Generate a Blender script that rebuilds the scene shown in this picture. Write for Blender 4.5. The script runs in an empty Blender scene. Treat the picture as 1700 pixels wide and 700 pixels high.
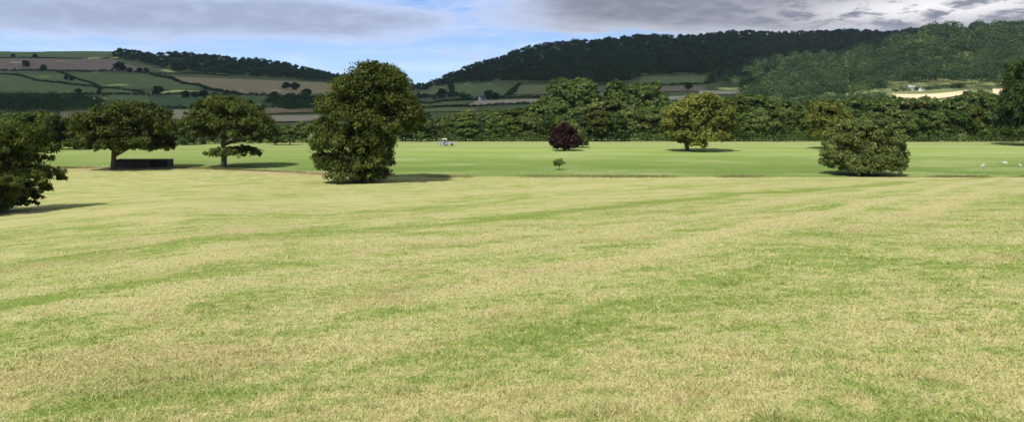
import bpy, math
import numpy as np
R = math.radians
rng = np.random.default_rng(7)
SC = bpy.context.scene
COL = SC.collection
F = 1309.0            # focal length in photo pixels
CX, HR = 850.0, 190.0 # photo column of the view axis, photo row of the horizon
EYE = 10.0

# ------------------------------------------------------------------ terrain
def interp(u, tab):
    t = np.array(tab, float); return np.interp(u, t[:, 0], t[:, 1])
B_T = [(-600, 150), (60, 148), (340, 146), (540, 132), (700, 127), (2400, 125)]
P_T = [(-400, 2.5), (0, 2.4), (300, 2.0), (850, 1.45), (1250, 1.12), (1700, 0.98), (2400, .95)]
S_T = [(-900, 80), (0, 85), (200, 85), (250, 94), (330, 95), (420, 101), (500, 114), (560, 126), (620, 137), (690, 143), (715, 141),
       (740, 130), (770, 117), (870, 86), (950, 72), (1050, 65), (1150, 60), (1350, 57), (1480, 54), (1560, 52), (1700, 47), (2600, 44)]
N_T = [(1100, 175), (1200, 140), (1290, 108), (1400, 99), (1480, 74), (1560, 55), (1700, 49), (2600, 46)]
def sines(x, y, n, lam, seed):
    r = np.random.default_rng(seed); o = 0
    for i in range(n):
        a = r.uniform(0, 2*math.pi); k = 2*math.pi/(lam*r.uniform(.5, 1.6)); o = o + np.sin((x*math.cos(a)+y*math.sin(a))*k + r.uniform(0, 6.28))
    return o/math.sqrt(n)
def polar(x, y):
    x = np.asarray(x, float); y = np.asarray(y, float)
    th = np.arctan2(x, y); r = np.hypot(x, y)
    c = np.maximum(np.cos(th), .45)
    return 850+F*np.tan(np.clip(th, -R(60), R(60))), r*c
def zfun(x, y):
    u, Y = polar(x, y)
    B = interp(u, B_T); p = interp(u, P_T)
    t = np.clip(Y/B, 0, 1)
    z = 8.4*(1-t)**p
    back = np.clip(-np.asarray(y, float)/40, 0, 1); z = z*(1-back)+8.4*back
    z = z + (.10*sines(x, y, 7, 32, 3)+.03*sines(x, y, 6, 7, 4))*np.clip(Y/25, 0, 1)*np.clip((B-Y)/25, 0, 1)
    D = 2350.0
    th = np.clip((Y-600)/(D-600), 0, 1)
    row = 212-(212-interp(u, S_T))*th**.72
    zm = 10+(HR-row)*np.minimum(Y, D)/F
    zm = np.where(Y > D, zm-(Y-D)*.12, zm)
    zm = np.where(Y > 600, np.maximum(zm, 0), 0)
    P2 = 1400.0
    th = np.clip((Y-600)/(P2-600), 0, 1)
    row = 212-(212-interp(u, N_T))*th**.8
    zs = 10+(HR-row)*np.minimum(Y, P2)/F
    zs = np.where(Y > P2, zs-(Y-P2)*.22, zs)
    zs = np.where((Y > 600) & (u > 1100), np.maximum(zs, 0), 0)
    zh = np.maximum(zm, zs)+np.clip((Y-700)/1500, 0, 1)*3*sines(x, y, 8, 240, 9)
    k = np.clip((Y-595)/60, 0, 1)
    return z + np.where(Y > 595, zh*k, 0)
YS = np.geomspace(2.5, 2400, 2600)
UG = np.arange(-400, 2301, 4.0)
RT = HR+(EYE-zfun((UG[:, None]-CX)/F*YS[None], np.repeat(YS[None], len(UG), 0)))*F/YS[None]
def at(u, row):
    """world point on the terrain seen at photo pixel (u,row)"""
    i = int(min(max((u+400)/4, 0), len(UG)-2)); f = (u-UG[i])/4
    rr = RT[i]*(1-f)+RT[i+1]*f
    w = np.nonzero(rr <= row)[0]
    if len(w) == 0: return None
    i = w[0]
    if i == 0: Y = YS[0]
    else:
        f = (rr[i-1]-row)/max(rr[i-1]-rr[i], 1e-9); Y = YS[i-1]+f*(YS[i]-YS[i-1])
    X = (u-CX)/F*Y
    return np.array([X, Y, float(zfun(X, Y))])
def onground(u, Y):
    X = (u-CX)/F*Y
    return np.array([X, Y, float(zfun(X, Y))])

# ------------------------------------------------------------------ object helpers
def tag(o, label=None, cat=None, group=None, kind=None):
    if label: o['label'] = label
    if cat: o['category'] = cat
    if group: o['group'] = group
    if kind: o['kind'] = kind
    return o
def mesh_np(name, V, faces, k, mats, smooth=False):
    """V (n,3), faces (m,k) int"""
    me = bpy.data.meshes.new(name); V = np.ascontiguousarray(V, np.float32); faces = np.ascontiguousarray(faces, np.int32)
    me.vertices.add(len(V)); me.vertices.foreach_set('co', V.ravel())
    m = len(faces); me.loops.add(m*k); me.loops.foreach_set('vertex_index', faces.ravel())
    me.polygons.add(m); me.polygons.foreach_set('loop_start', np.arange(0, m*k, k, dtype=np.int32)); me.polygons.foreach_set('loop_total', np.full(m, k, np.int32))
    if smooth: me.polygons.foreach_set('use_smooth', np.ones(m, bool))
    me.update(calc_edges=True)
    for mt in (mats if isinstance(mats, (list, tuple)) else [mats]): me.materials.append(mt)
    return me
def link(name, me, parent=None, loc=None):
    o = bpy.data.objects.new(name, me); COL.objects.link(o)
    if parent: o.parent = parent
    if loc is not None: o.location = loc
    return o
def empty(name, loc, rz=0):
    o = bpy.data.objects.new(name, None); COL.objects.link(o); o.location = loc; o.rotation_euler = (0, 0, rz); o.empty_display_size = .5
    return o
def copy_tree(o, parent=None):
    c = o.copy(); COL.objects.link(c); c.parent = parent
    for ch in list(o.children): copy_tree(ch, c)
    return c

def addtint(me):
    a = me.attributes.new('tint', 'FLOAT', 'POINT'); a.data.foreach_set('value', TINT.astype(np.float32)); return me
class MB:
    def __init__(s): s.v = []; s.f = []
    def box(s, x0, x1, y0, y1, z0, z1):
        n = len(s.v); s.v += [(x0,y0,z0),(x1,y0,z0),(x1,y1,z0),(x0,y1,z0),(x0,y0,z1),(x1,y0,z1),(x1,y1,z1),(x0,y1,z1)]
        s.f += [tuple(n+i for i in q) for q in ((0,3,2,1),(4,5,6,7),(0,1,5,4),(1,2,6,5),(2,3,7,6),(3,0,4,7))]; return s
    def prism(s, prof, y0, y1):   # profile in xz extruded along y
        n = len(s.v); k = len(prof)
        s.v += [(x, y0, z) for x, z in prof]+[(x, y1, z) for x, z in prof]
        s.f += [tuple(n+i for i in range(k)), tuple(n+k+i for i in reversed(range(k)))]
        s.f += [(n+(i+1) % k, n+i, n+k+i, n+k+(i+1) % k) for i in range(k)]; return s
    def wheel(s, cx, cz, r, y0, y1, k=20, hub=0):
        return s.prism([(cx+r*math.cos(2*math.pi*i/k), cz+r*math.sin(2*math.pi*i/k)) for i in range(k)], y0, y1)
    def tube(s, pts, rad, k=8):
        pts = [np.array(p, float) for p in pts]; n = len(s.v)
        for i, p in enumerate(pts):
            d = pts[min(i+1, len(pts)-1)]-pts[max(i-1, 0)]; d = d/(np.linalg.norm(d)+1e-9)
            a = np.cross(d, (0, 1, .01)); a = a/(np.linalg.norm(a)+1e-9); b = np.cross(d, a)
            for j in range(k):
                t = 2*math.pi*j/k; s.v.append(tuple(p+rad[i]*(a*math.cos(t)+b*math.sin(t))))
        for i in range(len(pts)-1):
            for j in range(k):
                s.f.append((n+i*k+j, n+i*k+(j+1) % k, n+(i+1)*k+(j+1) % k, n+(i+1)*k+j))
        s.f.append(tuple(n+(len(pts)-1)*k+j for j in range(k))); return s
    def build(s, name, mat, parent=None, smooth=False):
        me = bpy.data.meshes.new(name); me.from_pydata(s.v, [], s.f); me.materials.append(mat)
        if smooth:
            for p in me.polygons: p.use_smooth = True
        import bmesh
        b = bmesh.new(); b.from_mesh(me); bmesh.ops.recalc_face_normals(b, faces=b.faces); b.to_mesh(me); b.free()
        return link(name, me, parent)

# ------------------------------------------------------------------ materials
def newmat(name):
    m = bpy.data.materials.new(name); m.use_nodes = True; nt = m.node_tree; nt.nodes.clear()
    return m, nt
class N:
    """tiny node helper"""
    def __init__(s, nt): s.nt = nt
    def n(s, t, **k):
        x = s.nt.nodes.new(t)
        for a, b in k.items(): setattr(x, a, b)
        return x
    def l(s, a, b): s.nt.links.new(a, b)
    def val(s, sock, v):
        if hasattr(v, 'is_output') or isinstance(v, bpy.types.NodeSocket): s.l(v, sock)
        else: sock.default_value = v
    def math(s, op, a, b=0.0, c=None, clamp=False):
        x = s.n('ShaderNodeMath', operation=op, use_clamp=clamp); s.val(x.inputs[0], a); s.val(x.inputs[1], b)
        if c is not None: s.val(x.inputs[2], c)
        return x.outputs[0]
    def ramp(s, v, a, b, lo=0.0, hi=1.0, smooth=True):
        x = s.n('ShaderNodeMapRange', interpolation_type='SMOOTHSTEP' if smooth else 'LINEAR'); s.val(x.inputs[0], v)
        x.inputs[1].default_value = a; x.inputs[2].default_value = b; x.inputs[3].default_value = lo; x.inputs[4].default_value = hi
        return x.outputs[0]
    def mix(s, f, a, b, blend='MIX'):
        x = s.n('ShaderNodeMix', data_type='RGBA', blend_type=blend); s.val(x.inputs[0], f)
        for i, v in ((6, a), (7, b)):
            if isinstance(v, tuple): v = (*v[:3], 1)
            s.val(x.inputs[i], v)
        return x.outputs[2]
    def noise(s, vec, scale, detail=4, rough=.55, dist=0):
        x = s.n('ShaderNodeTexNoise'); s.l(vec, x.inputs['Vector']); x.inputs['Scale'].default_value = scale
        x.inputs['Detail'].default_value = detail; x.inputs['Roughness'].default_value = rough; x.inputs['Distortion'].default_value = dist
        return x.outputs[0]
    def pos(s): return s.n('ShaderNodeNewGeometry').outputs['Position']
    def mapping(s, vec, loc=(0,0,0), rot=(0,0,0), scale=(1,1,1)):
        x = s.n('ShaderNodeMapping'); s.l(vec, x.inputs[0]); x.inputs[1].default_value = loc; x.inputs[2].default_value = rot; x.inputs[3].default_value = scale
        return x.outputs[0]
    def out(s, sh): s.l(sh, s.n('ShaderNodeOutputMaterial').inputs[0])
def plain(name, col, rough=.8, var=.25, scale=3.0):
    m, nt = newmat(name); g = N(nt)
    no = g.noise(g.pos(), scale, 5)
    c = g.mix(no, tuple(x*(1-var) for x in col), tuple(min(x*(1+var), 1) for x in col))
    b = g.n('ShaderNodeBsdfPrincipled'); g.l(c, b.inputs['Base Color']); b.inputs['Roughness'].default_value = rough; g.out(b.outputs[0])
    return m
def leafmat(name, dark, light, tip=None, transl=.28, clump=.35, tipamt=.5, isl=.55):
    m, nt = newmat(name); g = N(nt)
    geo = g.n('ShaderNodeNewGeometry'); tc = g.n('ShaderNodeTexCoord')
    n1 = g.noise(g.mapping(geo.outputs['Position'], loc=(3.1, 0, 7.7)), clump, 4, .6)
    c = g.mix(g.ramp(n1, .36, .64), dark, light)
    c = g.mix(g.ramp(geo.outputs['Random Per Island'], 0, 1, 0, isl, False), c, tuple(x*.55 for x in dark))
    if tip: c = g.mix(g.math('MULTIPLY', g.ramp(g.noise(geo.outputs['Position'], clump*2.3, 3), .5, .66), tipamt), c, tip)
    at_ = g.n('ShaderNodeAttribute', attribute_name='tint'); oi = g.n('ShaderNodeObjectInfo')
    hs = g.n('ShaderNodeHueSaturation'); g.l(c, hs.inputs['Color'])
    g.l(g.math('ADD', 1.0, g.math('ADD', at_.outputs['Fac'], g.math('MULTIPLY', g.math('SUBTRACT', oi.outputs['Random'], .5), .3))), hs.inputs['Value'])
    g.l(g.math('SUBTRACT', .5, g.math('MULTIPLY', at_.outputs['Fac'], .05)), hs.inputs['Hue']); c = hs.outputs[0]
    d = g.n('ShaderNodeBsdfDiffuse'); g.l(c, d.inputs[0])
    t = g.n('ShaderNodeBsdfTranslucent'); g.l(g.mix(.5, c, tuple(min(1, x*1.5) for x in light)), t.inputs[0])
    mx = g.n('ShaderNodeMixShader'); mx.inputs[0].default_value = transl; g.l(d.outputs[0], mx.inputs[1]); g.l(t.outputs[0], mx.inputs[2])
    gl = g.n('ShaderNodeBsdfGlossy'); gl.inputs['Roughness'].default_value = .45; gl.inputs[0].default_value = (1, 1, .95, 1)
    m2 = g.n('ShaderNodeMixShader'); m2.inputs[0].default_value = .008; g.l(mx.outputs[0], m2.inputs[1]); g.l(gl.outputs[0], m2.inputs[2])
    g.out(m2.outputs[0]); return m

STRAW = (.66, .58, .285); GREEN = (.26, .345, .075); OLIVE = (.45, .485, .16)
def meadow_colour(g):
    p = g.pos()
    A = g.mapping(p, rot=(0, 0, R(42)), scale=(1, 1, 1))          # y axis now runs with the mowing lines
    st = g.noise(g.mapping(A, scale=(.55, .045, .2)), 1.0, 5, .6)
    st2 = g.noise(g.mapping(A, loc=(9, 3, 0), scale=(2.1, .16, .2)), 1.0, 4, .6)
    big = g.noise(g.mapping(p, loc=(20, 4, 0)), .10, 5, .6)
    pat = g.noise(g.mapping(p, loc=(5, 50, 0)), .42, 5, .62, .3)
    pat2 = g.noise(g.mapping(p, loc=(1, 7, 0)), 2.6, 5, .65)
    fine = g.noise(p, 14, 4, .7)
    mid = g.noise(g.mapping(p, loc=(2, 9, 0)), 6.5, 4, .7)
    v = g.math('MULTIPLY', st, .55); v = g.math('MULTIPLY_ADD', st2, .30, v); v = g.math('MULTIPLY_ADD', pat, 1.25, v)
    v = g.math('MULTIPLY_ADD', big, .7, v); v = g.math('MULTIPLY_ADD', pat2, .95, v); v = g.math('MULTIPLY_ADD', fine, .5, v); v = g.math('MULTIPLY_ADD', mid, 1.1, v)
    ax = g.n('ShaderNodeSeparateXYZ'); g.l(A, ax.inputs[0])
    wob = g.math('ADD', ax.outputs[0], g.math('MULTIPLY', g.math('SUBTRACT', st, .5), 5.0))
    for a0, sg, am in ((-26.0, 1.7, -.34), (-15.5, 1.0, -.16), (-9.3, .6, .16), (-33, 2.5, .12), (-44, 2.2, -.12), (-58, 4, .14)):
        q = g.math('DIVIDE', g.math('SUBTRACT', wob, a0), sg); v = g.math('MULTIPLY_ADD', g.math('EXPONENT', g.math('MULTIPLY', g.math('MULTIPLY', q, q), -1.0)), am, v)
    sy = g.n('ShaderNodeSeparateXYZ'); g.l(p, sy.inputs[0])
    A2 = g.n('ShaderNodeSeparateXYZ'); g.l(g.mapping(p, rot=(0, 0, R(35))), A2.inputs[0])
    w2 = g.math('ADD', A2.outputs[0], g.math('MULTIPLY', g.math('SUBTRACT', pat, .5), 3.0))
    for a0, sg, am in ((-7.8, .55, .62), (-4.6, .8, .22), (-12.5, .9, .28), (.5, 1.0, -.2), (6, 1.0, .2)):
        q = g.math('DIVIDE', g.math('SUBTRACT', w2, a0), sg); q = g.math('EXPONENT', g.math('MULTIPLY', g.math('MULTIPLY', q, q), -1.0))
        v = g.math('MULTIPLY_ADD', g.math('MULTIPLY', q, g.ramp(sy.outputs[1], 13, 24)), am, v)
    v = g.math('ADD', v, g.ramp(sy.outputs[1], 35, 85, 0, .05))
    k = g.ramp(v, 2.28, 2.98)                                      # 0 = green, 1 = straw
    c = g.mix(g.ramp(k, 0, .55), GREEN, OLIVE); c = g.mix(g.ramp(k, .35, 1), c, STRAW)
    # reddish-buff dead patches
    c = g.mix(g.math('MULTIPLY', g.ramp(g.noise(g.mapping(p, loc=(40, 0, 0)), .3, 5, .65), .52, .66), .5), c, (.60, .45, .25))
    return c, k, fine
def meadow_mat():
    m, nt = newmat('meadow_turf'); g = N(nt)
    c, k, fine = meadow_colour(g)
    p = g.pos()
    f2 = g.noise(p, 38, 3, .7)
    c = g.mix(g.ramp(f2, .38, .6, .75, 0), c, (.10, .12, .03))
    c = g.mix(g.ramp(g.noise(p, 11, 4, .75), .38, .55, .4, 0), c, (.17, .20, .06))
    b = g.n('ShaderNodeBsdfDiffuse'); g.l(c, b.inputs[0])
    bp = g.n('ShaderNodeBump'); bp.inputs['Strength'].default_value = .6; bp.inputs['Distance'].default_value = .12
    h = g.math('ADD', g.noise(p, 5, 5, .7), g.math('MULTIPLY', g.noise(g.mapping(g.mapping(p, rot=(0, 0, R(42))), scale=(1.2, .1, 1)), 1, 4, .6), 1.6))
    g.l(h, bp.inputs['Height']); g.l(bp.outputs[0], b.inputs['Normal']); g.out(b.outputs[0]); return m
def blade_mat():
    m, nt = newmat('grass_blades'); g = N(nt)
    c, k, fine = meadow_colour(g)
    r = g.n('ShaderNodeNewGeometry').outputs['Random Per Island']
    c = g.mix(g.ramp(r, .7, .92, 0, .7), c, (.72, .64, .34))
    c = g.mix(g.ramp(r, 0, .4, .9, 0), c, (.12, .17, .035))
    d = g.n('ShaderNodeBsdfDiffuse'); g.l(c, d.inputs[0]); t = g.n('ShaderNodeBsdfTranslucent'); g.l(c, t.inputs[0])
    mx = g.n('ShaderNodeMixShader'); mx.inputs[0].default_value = .35; g.l(d.outputs[0], mx.inputs[1]); g.l(t.outputs[0], mx.inputs[2])
    g.out(mx.outputs[0]); return m
def pasture_mat():
    m, nt = newmat('green_pasture'); g = N(nt); p = g.pos()
    a = g.noise(g.mapping(p, rot=(0, 0, R(8)), scale=(.006, .075, 1)), 1, 4, .55)
    b_ = g.noise(g.mapping(p, loc=(7, 7, 0), scale=(.03, .05, 1)), 1, 6, .65)
    s = g.n('ShaderNodeSeparateXYZ'); g.l(p, s.inputs[0])
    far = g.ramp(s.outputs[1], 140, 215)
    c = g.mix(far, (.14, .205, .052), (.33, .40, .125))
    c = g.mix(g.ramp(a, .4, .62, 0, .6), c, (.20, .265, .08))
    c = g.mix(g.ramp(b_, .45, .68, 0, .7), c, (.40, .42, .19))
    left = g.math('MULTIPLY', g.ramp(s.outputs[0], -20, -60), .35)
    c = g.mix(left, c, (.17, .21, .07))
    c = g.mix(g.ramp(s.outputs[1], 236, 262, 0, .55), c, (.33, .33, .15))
    c = g.mix(g.ramp(g.noise(p, 1.3, 5, .7), .35, .65, .45, 0), c, (.11, .18, .03))
    b = g.n('ShaderNodeBsdfDiffuse'); g.l(c, b.inputs[0])
    bp = g.n('ShaderNodeBump'); bp.inputs['Strength'].default_value = .4; bp.inputs['Distance'].default_value = .2; g.l(g.noise(p, 1.6, 5, .7), bp.inputs['Height']); g.l(bp.outputs[0], b.inputs['Normal'])
    g.out(b.outputs[0]); return m
def field_mat(name, a, b2, scale=(.01, .03, 1), rot=0.0):
    m, nt = newmat(name); g = N(nt); p = g.pos()
    n1 = g.noise(g.mapping(p, rot=(0, 0, rot), scale=scale), 1, 5, .6)
    c = g.mix(g.ramp(n1, .35, .65), a, b2)
    c = g.mix(g.ramp(g.noise(p, .15, 4, .7), .4, .65, .35, 0), c, tuple(x*.6 for x in a))
    b = g.n('ShaderNodeBsdfDiffuse'); g.l(c, b.inputs[0]); g.out(b.outputs[0]); return m

M = {}
M['meadow'] = meadow_mat(); M['blades'] = blade_mat(); M['pasture'] = pasture_mat()
M['hill'] = field_mat('hill_pasture', (0.156, 0.192, 0.078), (0.228, 0.252, 0.108))
M['f_green'] = field_mat('pasture_far', (0.180, 0.240, 0.090), (0.252, 0.300, 0.120))
M['f_olive'] = field_mat('rough_pasture', (0.240, 0.264, 0.102), (0.324, 0.312, 0.132))
M['f_dark'] = field_mat('dark_pasture', (0.120, 0.186, 0.078), (0.168, 0.228, 0.096))
M['f_brown'] = field_mat('stubble', (0.432, 0.324, 0.168), (0.552, 0.408, 0.216))
M['f_plough'] = field_mat('bare_soil', (0.324, 0.240, 0.162), (0.420, 0.312, 0.204))
M['f_pale'] = field_mat('pale_stubble', (.56, .45, .27), (.64, .52, .33))
M['f_wheat'] = field_mat('ripe_wheat', (.66, .54, .32), (.76, .64, .42))
M['bark'] = plain('bark', (.085, .068, .048), .9, .45, 4)
M['bark_pale'] = plain('pale_bark', (.16, .14, .11), .9, .4, 4)
M['l_oak'] = leafmat('oak_leaves', (.040, .066, .012), (.105, .135, .024), (.19, .19, .040))
M['l_dark'] = leafmat('dark_leaves', (.038, .072, .017), (.088, .135, .030))
M['l_mid'] = leafmat('mid_leaves', (.055, .10, .022), (.13, .185, .04), (.19, .22, .06), tipamt=.35)
M['l_yellow'] = leafmat('yellowish_leaves', (.095, .122, .022), (.20, .22, .038), (.33, .30, .07), clump=.6, tipamt=.7)
M['l_olive'] = leafmat('olive_leaves', (.08, .115, .028), (.17, .215, .055), (.25, .26, .085), clump=.6)
M['l_blue'] = leafmat('bluish_leaves', (.045, .085, .035), (.09, .145, .05))
M['l_copper'] = leafmat('copper_leaves', (.024, .010, .009), (.044, .019, .015), transl=.15)
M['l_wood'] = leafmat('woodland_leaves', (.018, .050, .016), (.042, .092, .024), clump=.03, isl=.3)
M['l_woodlit'] = leafmat('sunlit_woodland_leaves', (.017, .048, .021), (.068, .118, .040), (.11, .15, .045), clump=.03, tipamt=.2, isl=.12)  # lighter copy of the woodland leaves, sunlight put into the colour
M['white'] = plain('white_paint', (.8, .8, .78), .5, .04)
M['render'] = plain('lime_render', (.78, .76, .70), .8, .06)
M['slate'] = plain('slate', (.12, .12, .13), .6, .2)
M['glass'] = plain('dark_glass', (.03, .04, .05), .08, .1)
M['steel'] = plain('grey_painted_steel', (.33, .34, .35), .4, .1)
M['rubber'] = plain('rubber', (.03, .03, .03), .8, .2)
M['timber'] = plain('dark_timber', (.05, .04, .03), .85, .4, 5)
M['rooftin'] = plain('weathered_tin', (.20, .19, .17), .6, .25, 2)
M['fleece'] = plain('fleece', (.52, .50, .42), .9, .12, 12)
M['barn'] = plain('pale_barn', (.38, .38, .36), .7, .08)

# ------------------------------------------------------------------ setting
def ring(name, r0f, r1f, nr, mat, dth=.12, geo=True):
    a_in = np.arange(-44, 44.001, dth)
    a_out = np.concatenate([np.arange(-180, -44, 3.0), a_in, np.arange(44+3, 180.01, 3.0)])
    if a_out[-1] < 180: a_out = np.append(a_out, 180)
    th = np.radians(a_out)
    u = 850+F*np.tan(np.clip(th, -R(60), R(60))); c = np.maximum(np.cos(th), .45)
    r0 = r0f(u)/c; r1 = r1f(u)/c
    s = np.linspace(0, 1, nr)[:, None]
    r = r0[None]*(r1/r0)[None]**s if geo else r0[None]+(r1-r0)[None]*s
    X = r*np.sin(th)[None]; Y = r*np.cos(th)[None]
    Z = zfun(X, Y)
    V = np.stack([X, Y, Z], -1).reshape(-1, 3); n = len(th)
    i, j = np.meshgrid(np.arange(nr-1), np.arange(n-1), indexing='ij'); a = i*n+j
    Fc = np.stack([a, a+1, a+n+1, a+n], -1).reshape(-1, 4)
    o = link(name, mesh_np(name, V, Fc[:, ::-1], 4, mat, True)); tag(o, kind='structure'); return o
cst = lambda v: (lambda u: np.full_like(u, v, dtype=float))
Bf = lambda u: interp(u, B_T)
ring('meadow', cst(.4), Bf, 260, M['meadow'])
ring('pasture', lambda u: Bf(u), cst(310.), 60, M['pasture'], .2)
ring('hills', cst(310.), cst(4100.), 330, M['hill'], .09)

def patch(name, mat, tl, tr, br, bl, nu=36, nv=10, bow=0, lift=.9):
    """field: four photo corners draped on the terrain"""
    V = []
    for j in range(nv+1):
        t = j/nv
        for i in range(nu+1):
            s = i/nu
            u = (tl[0]*(1-s)+tr[0]*s)*(1-t)+(bl[0]*(1-s)+br[0]*s)*t
            r = (tl[1]*(1-s)+tr[1]*s)*(1-t)+(bl[1]*(1-s)+br[1]*s)*t + bow*math.sin(math.pi*s)
            p = at(u, r)
            while p is None: r += 1; p = at(u, r)
            V.append(p+(0, 0, lift))
    fc = [(j*(nu+1)+i, (j+1)*(nu+1)+i, (j+1)*(nu+1)+i+1, j*(nu+1)+i+1) for j in range(nv) for i in range(nu)]
    o = link(name, mesh_np(name, np.array(V), np.array(fc), 4, mat, True)); tag(o, kind='structure'); return o
# left hillside
patch('hilltop_pasture', M['f_green'], (-80,86), (205,86), (183,96), (-80,95))
patch('stubble_field', M['f_plough'], (-80,98), (182,98), (250,119), (-80,116))
patch('pasture_field', M['f_green'], (110,122), (258,126), (350,150), (160,148))
patch('pasture_field', M['f_green'], (-80,124), (100,124), (235,155), (-80,156))
patch('stubble_field', M['f_brown'], (268,127), (560,139), (560,162), (395,157))
patch('pasture_field', M['f_dark'], (245,160), (440,166), (440,180), (255,180))
patch('pasture_field', M['f_green'], (180,160), (245,160), (255,180), (190,180))
patch('stubble_field', M['f_pale'], (100,186), (185,184), (180,198), (100,198))
patch('stubble_field', M['f_pale'], (262,184), (322,183), (322,200), (262,200))
patch('stubble_field', M['f_brown'], (440,181), (520,178), (520,187), (440,190))
patch('stubble_field', M['f_pale'], (440,194), (530,192), (530,202), (440,204))
M['bank'] = field_mat('bare_bank', (.50, .38, .22), (.42, .38, .18), (.12, .2, 1))
patch('bare_bank', M['bank'], (385,284), (545,285.5), (545,291), (400,288), nu=60, lift=.03)
patch('bare_bank', M['bank'], (130,277), (330,278), (330,281), (120,281.5), nu=60, lift=.03)
# beyond the gap
patch('pasture_field', M['f_olive'], (700,146), (745,136), (742,160), (695,160))
patch('pasture_field', M['f_green'], (758,142), (812,136), (850,158), (752,162))
patch('stubble_field', M['f_olive'], (860,143), (925,142), (925,157), (848,158))
patch('stubble_field', M['f_pale'], (792,168), (905,165), (905,172), (775,176))
patch('pasture_field', M['f_green'], (690,170), (790,168), (772,175), (690,177))
patch('stubble_field', M['f_olive'], (675,180), (800,179), (790,186), (675,187))
patch('pasture_field', M['f_green'], (1068,127), (1178,122), (1178,138), (1060,141))
patch('stubble_field', M['f_plough'], (1095,145), (1172,144), (1172,152), (1095,153))
patch('wheat_field', M['f_wheat'], (1108,161), (1138,160), (1138,172), (1108,172))
patch('wheat_field', M['f_wheat'], (1160,151), (1235,153), (1235,157), (1160,158))
patch('wheat_field', M['f_wheat'], (1480,157), (1606,151), (1596,159), (1492,168), bow=3)
patch('wheat_field', M['f_wheat'], (1648,148), (1720,146), (1720,168), (1648,164))
patch('wheat_field', M['f_pale'], (1262,139), (1296,130), (1298,136), (1270,142))

# ------------------------------------------------------------------ foliage
def quads(C, Nn, size, aspect=1.5, rg=rng):
    """rhombic leaf cards at C with normals Nn"""
    n = len(C); Nn = Nn/(np.linalg.norm(Nn, axis=1, keepdims=True)+1e-9)
    a = np.cross(Nn, rg.normal(size=(n, 3))); a /= np.linalg.norm(a, axis=1, keepdims=True)+1e-9
    b = np.cross(Nn, a); s = (np.asarray(size)*rg.uniform(.6, 1.35, n))[:, None]
    V = np.stack([C+a*s*aspect*.5, C+b*s*.5+Nn*s*.12, C-a*s*aspect*.5, C-b*s*.5+Nn*s*.12], 1).reshape(-1, 3)
    return V, np.arange(4*n).reshape(-1, 4)
def sph(n, rg):
    d = rg.normal(size=(n, 3)); return d/np.linalg.norm(d, axis=1, keepdims=True)
def crown_pts(lobes, n, leaf, rg, clump=.34, per_=30):
    global TINT
    """lobes (k,6): centre + radii -> leaf centres and normals, gathered in twig clumps"""
    L = np.array(lobes, float); w = (L[:, 3]*L[:, 5]*L[:, 4])**(2/3); w /= w.sum()
    per = per_
    nc = max(int(n/per), 8)
    li = rg.choice(len(L), nc, p=w); d = sph(nc, rg); d[:, 2] = np.where(d[:, 2] < -.35, -d[:, 2]*.6, d[:, 2])
    rr = rg.uniform(.35, 1.1, nc)**.5
    Cc = L[li, :3]+d*L[li, 3:]*rr[:, None]
    cr = clump*L[li, 3:].mean(1)*rg.uniform(.55, 1.2, nc)
    cr = np.minimum(cr, leaf*(8 if per_ < 40 else 6.3))*rg.uniform(.5, 1.4, nc)
    k = rg.integers(0, nc, n); TINT = np.repeat(rg.uniform(-.3, .35, nc)[k], 4)
    dd = sph(n, rg); dd[:, 2] *= .75
    P = Cc[k]+dd*cr[k][:, None]*rg.uniform(.5, 1.1, n)[:, None]
    P += rg.normal(size=(n, 3))*leaf*.3
    Nn = dd*.7+d[k]*.5+rg.normal(size=(n, 3))*.6+np.array([0, 0, .35])
    return P, Nn
def trunk_mb(h, r, lobes, rg, lean=0.0, nl=7, fork=.35):
    m = MB()
    top = np.array([lean*h, 0, h]); P = [np.array([0, 0, -.3]), np.array([0, 0, .25])]
    for t in (.2, .4, .6, .8, 1): P.append(np.array([lean*h*t+rg.normal()*.03*h, rg.normal()*.03*h, h*t]))
    m.tube(P, [r*1.6, r*1.2, r, r*.85, r*.65, r*.42, r*.15], 9)
    L = np.array(lobes, float)
    for i in rg.choice(len(L), min(nl, len(L)), replace=False):
        e = L[i, :3]; s0 = fork*h*rg.uniform(.8, 1.4); s0 = min(s0, max(e[2]*.8, .3*h*fork))
        a = np.array([lean*s0, 0, s0]); q = a+(e-a)*.5+np.array([0, 0, .10*np.linalg.norm(e-a)])
        m.tube([a, q, e], [r*.5, r*.3, r*.08], 6)
        for _ in range(2):
            e2 = e+sph(1, rg)[0]*L[i, 3:]*.75; m.tube([q, (q+e2)/2+(0, 0, .1*h*.1), e2], [r*.22, r*.12, r*.04], 5)
    return m
def make_tree(name, label, base, lobes, n, leaf, lm, th=None, tr=.35, group=None, cat='tree', seed=1, lean=0.0, bark='bark', nl=7, fork=.35, clump=.34):
    rg = np.random.default_rng(seed)
    t = empty(name, base); tag(t, label, cat, group)
    L = np.array(lobes, float)
    P, Nn = crown_pts(L, n, leaf, rg, clump, 52 if n > 12000 and leaf < .5 else 30)
    P[:, 2] = np.maximum(P[:, 2], .12)
    V, Fc = quads(P, Nn, leaf, 1.5, rg)
    link('crown', addtint(mesh_np('crown', V, Fc, 4, M[lm])), t)
    if th is None: th = L[:, 2].max()*.9
    trunk_mb(th, tr, L, rg, lean, nl, fork).build('trunk', M[bark], t, True)
    return t
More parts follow.
